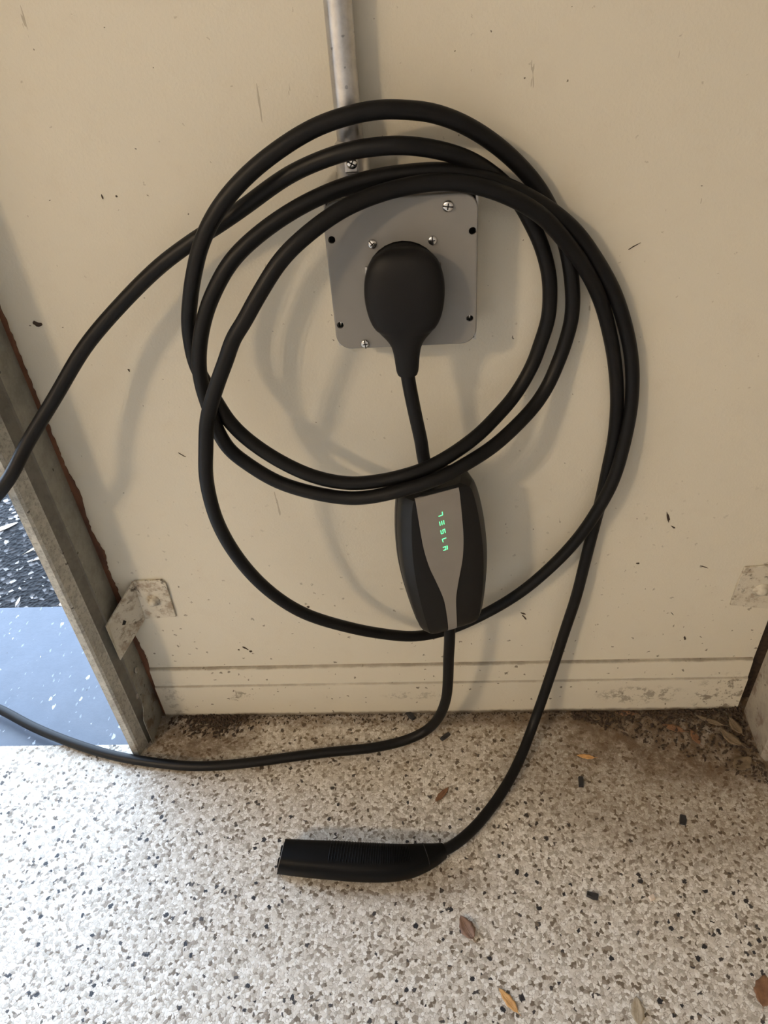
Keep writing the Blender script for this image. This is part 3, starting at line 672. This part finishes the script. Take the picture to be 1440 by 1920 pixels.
# handle lying on the floor
HZ = .0170
hp = [(527, 1606, 33.0, .0168), (560, 1609, 34.5, .0170), (620, 1613, 36.5, .0172), (680, 1617, 37.0, .0172), (730, 1618, 35.5, .0170), (765, 1615, 32.0, .0162), (795, 1608, 26.0, .0148), (815, 1602, 19.5, .0132), (833, 1595, 12.5, .0110)]
HL = [atz(x, y, z) for x, y, w, z in hp]
dens = catmull(HL, 8); nseg = len(dens)
wid = [smooth_tab([(i, (p[2]/2*2)*.00052) for i, p in enumerate(hp)], j/8) for j in range(nseg)]
hgt = [smooth_tab([(i, p[3]) for i, p in enumerate(hp)], j/8) for j in range(nseg)]
rings = []; frames = []
for j, p in enumerate(dens):
    t = (dens[min(j+1, nseg-1)]-dens[max(j-1, 0)]); t.z = 0; t.normalize(); s = Vector((-t.y, t.x, 0)); up = Vector((0, 0, 1))
    c = Vector((p.x, p.y, hgt[j]+.0004)); frames.append((c, t, s, up, wid[j], hgt[j])); rg = []
    for k in range(36):
        a = 2*math.pi*k/36; ca, sa = math.cos(a), math.sin(a); e = 2/2.9
        rg.append(c+s*(wid[j]*math.copysign(abs(ca)**e, ca))+up*(hgt[j]*math.copysign(abs(sa)**e, sa)))
    k_ = max(0, 1-j/6)
    rg = [p_+t*(k_*.28*(p_.z-c.z)) for p_ in rg]
    rings.append(rg)
hd = in_parent(loft('handle', rings, M['handle'], None, True, 40), CH); hd['label'] = 'black charging handle lying on the speckled floor'
c, t, s, up, w, h = frames[0]
rg0 = [c+s*(w*.80*math.copysign(abs(math.cos(a))**.7, math.cos(a)))+up*(h*.80*math.copysign(abs(math.sin(a))**.7, math.sin(a))) for a in [2*math.pi*k/30 for k in range(30)]]
tipf = in_parent(prism('connector_face', [p-t*(.0008-.28*(p.z-c.z)) for p in rg0], t*.003, M['tipface']), hd)
for (a, b, r) in ((.42, .15, .0042), (-.42, .15, .0042), (0, -.45, .0024), (.4, -.5, .0024), (-.4, -.5, .0024)):
    cc = c-t*(.0010-.28*h*b)+s*(w*a)+up*(h*b)
    pin = tube('contact_hole', [cc, cc-t*.0006], r, M['dark'], None, 12); in_parent(pin, hd)
# ribs of the grip on the wall-facing upper side
bm = bmesh.new(); e = 2/2.9
def hpoint(f, ang, off):
    c, t, s, up, w, h = f; ca, sa = math.cos(ang), math.sin(ang)
    return c+s*((w+off)*math.copysign(abs(ca)**e, ca))+up*((h+off)*math.copysign(abs(sa)**e, sa))
def frame_at(q):
    j = min(int(q), nseg-2); k = q-j; a, b = frames[j], frames[j+1]
    return (a[0].lerp(b[0], k), a[1].lerp(b[1], k).normalized(), a[2].lerp(b[2], k).normalized(), a[3], a[4]+(b[4]-a[4])*k, a[5]+(b[5]-a[5])*k)
NR = 36
for i in range(NR):
    q = 16.2+i*(41.0-16.2)/(NR-1); hwid = .22
    f0, f1, fm = frame_at(q-hwid), frame_at(q+hwid), frame_at(q)
    pr = []
    for k in range(9):
        a = math.radians(8+112*k/8); o_ = .0006 if 0 < k < 8 else -.0002
        pr.append((bm.verts.new(hpoint(f0, a, -.0003)), bm.verts.new(hpoint(fm, a, o_)), bm.verts.new(hpoint(f1, a, -.0003))))
    for a, b in zip(pr, pr[1:]):
        bm.faces.new((a[0], a[1], b[1], b[0])); bm.faces.new((a[1], a[2], b[2], b[1]))
in_parent(obm('grip_ribs', bm, M['handle']), hd)
q0 = frame_at(6.2); q1 = frame_at(7.6)
bm = bmesh.new(); vs_ = [bm.verts.new(hpoint(f, a, .0004)) for f, a in ((q0, .35), (q1, .35), (q1, .95), (q0, .95))]; bm.faces.new(vs_)
r = bmesh.ops.extrude_face_region(bm, geom=list(bm.faces)); bmesh.ops.translate(bm, vec=(0, 0, -.0015), verts=[g for g in r['geom'] if isinstance(g, bmesh.types.BMVert)])
in_parent(obm('release_button', bm, M['dark']), hd)
for q in (49.5,):                                            # seam of the cable collar
    f = frame_at(q); rg = [hpoint(f, 2*math.pi*k/40, .0001) for k in range(41)]
    in_parent(tube('collar_seam', rg, .0005, M['dark'], None, 6), hd)

# ------------------------------------------------------------------ leaves and bits on the floor
def leaf(name, x, y, length, width, ang, mat, label, z=.0006, curl=.25, fold=.25, group=None, stem=True, n=12, tilt=0.0):
    """blade with a folded midrib and a curl along it; ang turns it on the floor"""
    e = empty(name, atz(x, y, z), label, 'leaf', group); vs, fs = [], []
    def pt(t, s):
        w = width/2*(math.sin(math.pi*min(max(t, 0), 1)**.85)**.8)*(1+.10*math.sin(t*23+s))
        yy = (t-.5)*length; zz = abs(s)*w*fold+curl*length*(t-.5)**2
        return Vector((s*w, yy, zz))
    for i in range(n+1):
        t = .01+.98*i/n
        for s in (-1, -.5, 0, .5, 1): vs.append(pt(t, s))
    m = len(vs); vs += [v+Vector((0, 0, .00035)) for v in vs[:m]]
    for i in range(n):
        for k in range(4):
            a = i*5+k; fs.append((a, a+1, a+6, a+5)); fs.append((m+a, m+a+5, m+a+6, m+a+1))
        for k in (0, 4): a = i*5+k; fs.append((a, a+5, m+a+5, m+a))
    for i in (0, n):
        for k in range(4): a = i*5+k; fs.append((a, a+1, m+a+1, m+a))
    bl = obj('blade', vs, fs, mat, e, True)
    rib = [pt(t, 0)+Vector((0, 0, .0004)) for t in [k/8 for k in range(9)]]
    if stem: rib = [pt(0, 0)+Vector((.0004, -length*.16, .0008))]+rib
    tube('midrib', rib, .00035, mat, e, 6)
    zmin = min(v.z for v in vs)
    e.rotation_euler = (tilt, 0, ang); e.location.z = z-zmin+abs(math.sin(tilt))*length*.35
    return e
leaf('dry_leaf', 875, 1741, .026, .0155, math.radians(28), M['leaf_brown'], 'curled brown leaf on the floor below the handle', curl=.5, fold=.35)
leaf('dry_leaf', 953, 1876, .026, .0085, math.radians(38), M['leaf_tan'], 'narrow tan leaf at the bottom edge of the floor', curl=.12, fold=.3)
leaf('dry_leaf', 1195, 1895, .024, .013, math.radians(-8), M['leaf_grey'], 'pale grey brown leaf at the bottom right of the floor', curl=.2)
leaf('dry_leaf', 1432, 1858, .030, .018, math.radians(-25), M['leaf_red'], 'rust brown leaf at the right edge of the floor', curl=.2)
leaf('dry_leaf', 829, 1490, .026, .0075, math.radians(-42), M['leaf_red'], 'thin rusty leaf on the floor left of the hanging cable', curl=.15)
leaf('dry_leaf', 1263, 1366, .028, .010, math.radians(68), M['leaf_red'], 'orange brown leaf near the wall in the right corner debris', curl=.15)
leaf('dry_leaf', 1303, 1383, .022, .010, math.radians(12), M['leaf_red'], 'small reddish leaf beside the orange leaf in the right corner', curl=.3)
leaf('dry_leaf', 1098, 1419, .022, .0065, math.radians(80), M['leaf_tan'], 'yellow leaf on the floor right of the hanging cable', curl=.1)
leaf('dry_leaf', 1392, 1432, .030, .018, math.radians(-60), M['leaf_dark'], 'olive brown leaf at the foot of the right post', curl=.3)
leaf('dry_leaf', 1369, 1385, .032, .014, math.radians(35), M['leaf_dark'], 'curled leaf leaning in the dark right corner', curl=.6, z=.004)
leaf('dry_leaf', 1378, 1362, .026, .013, math.radians(15), M['leaf_dark'], 'brown leaf against the post in the right corner', curl=.4, z=.006)
leaf('dry_leaf', 1330, 1352, .034, .008, math.radians(62), M['leaf_dark'], 'long dull leaf at the wall foot in the right corner', curl=.2, z=.002)
leaf('dry_leaf', 1172, 1338, .026, .008, math.radians(85), M['leaf_red'], 'rust leaf lying along the foot of the baseboard', curl=.1)
def litter(x, y, ln, wd_, ang, mat, lab):
    e = leaf('dry_leaf', x, y, ln, wd_, ang, mat, lab, z=-.0155 if y < 1138 else -.0095, curl=.1); return e
litter(10, 990, .050, .014, math.radians(-52), M['leaf_pale'], 'pale leaf on the driveway at the left picture edge')
litter(66, 1028, .040, .006, math.radians(-38), M['leaf_grey'], 'grey twig like leaf on the driveway beside the track')
litter(78, 1045, .030, .007, math.radians(-50), M['leaf_pale'], 'small pale leaf on the driveway close to the track')
litter(122, 1132, .020, .014, math.radians(-70), M['leaf_pale'], 'cream leaf where driveway meets the blue apron')
litter(34, 1128, .022, .005, math.radians(5), M['leaf_pale'], 'thin pinkish leaf at the edge of the blue apron')

def bit(name, x, y, ln, wd_, ht, ang, mat, label, cat):
    p = atz(x, y, 0); rnd = random.Random(int(x*7+y)); bm = bmesh.new()
    pts = [(-.5, -.5), (.1, -.55), (.5, -.4), (.48, .5), (-.1, .45), (-.52, .4)]
    a = [bm.verts.new((q[0]*ln, q[1]*wd_*(1+.25*rnd.random()), .0003)) for q in pts]; b = [bm.verts.new((q[0]*ln*.92, q[1]*wd_*.85, ht*(.8+.3*rnd.random()))) for q in pts]
    bm.faces.new(a[::-1]); bm.faces.new(b)
    for k in range(6): bm.faces.new((a[k], a[(k+1) % 6], b[(k+1) % 6], b[k]))
    o = obm(name, bm, mat); o.location = p; o.rotation_euler = (0, 0, ang); tag(o, label, cat); return o
bit('rubber_bit', 1089, 1467, .0135, .006, .004, math.radians(80), M['bit'], 'black rubber bit standing out on the floor right of the cable', 'debris')
bit('rubber_bit', 1111, 1680, .0125, .006, .004, math.radians(-20), M['bit'], 'black rubber bit on open floor right of the handle', 'debris')
bit('rubber_bit', 835, 1382, .0150, .0045, .004, math.radians(38), M['bit'], 'black rubber bit beside the bend of the cable on the floor', 'debris')
bit('rubber_bit', 770, 1342, .0170, .0065, .004, math.radians(-52), M['bit'], 'dark rubber bit at the foot of the baseboard', 'debris')
bit('rubber_bit', 1280, 1538, .0120, .007, .003, math.radians(70), M['bit'], 'dark flat bit on the shaded floor at the right', 'debris')
bit('pebble', 1222, 1684, .0060, .005, .004, math.radians(20), M['leaf_pale'], 'white pebble on the floor right of the rubber bit', 'pebble')

# loose soil: crumbs along the wall foot and in both corners
def crumbs(name, n, sampler, smin, smax, mat, label, seed):
    rnd = random.Random(seed); vs, fs = [], []
    for _ in range(n):
        x, y, h = sampler(rnd); s = smin+(smax-smin)*rnd.random()**2
        R_ = Matrix.Rotation(rnd.random()*6.28, 3, 'Z') @ Matrix.Rotation(rnd.random()*6.28, 3, 'X'); b = len(vs)
        asp = 1+2.0*rnd.random()**2
        for q in ((asp, 0, 0), (-asp, .1, 0), (0, 1, 0), (0, -1, .1), (0, 0, .8), (.1, 0, -.8)):
            v = R_ @ Vector(q)*s*(.8+.4*rnd.random()); vs.append((x+v.x, y+v.y, max(.0001, h+s*.6+v.z)))
        fs += [(b+i, b+j, b+k) for i, j, k in ((0, 2, 4), (2, 1, 4), (1, 3, 4), (3, 0, 4), (2, 0, 5), (1, 2, 5), (3, 1, 5), (0, 3, 5))]
    o = obj(name, vs, fs, mat, None, False, False); tag(o, label, 'soil', None, 'stuff'); return o
def samp_left(r):
    x = min(max(r.gauss(-.308, .026), -.372), -.20); q = r.random(); y = -.009-.036*q**1.8*(.4+.6*r.random()); return x, y, .005*r.random()*max(0, 1-q*2)
def samp_right(r):
    x = .400-.22*r.random()**1.5; q = r.random(); y = -.010-.11*q**2.0*max(.08, (x-.16)/.24); return x, y, .008*r.random()*max(0, (x-.30)/.10)*max(0, 1-q*1.6)
def samp_line(r): return -.37+.76*r.random(), -.0085-.014*r.random()**2.5, 0
crumbs('loose_soil', 900, samp_left, .0005, .0022, M['soil'], 'dark soil crumbs piled in the left wall corner', 5)
crumbs('loose_soil', 1300, samp_right, .0005, .0026, M['soil'], 'dark soil and debris heaped in the right wall corner', 6)
crumbs('loose_soil', 1100, samp_line, .0004, .0013, M['soil'], 'line of fine dirt along the foot of the baseboard', 8)
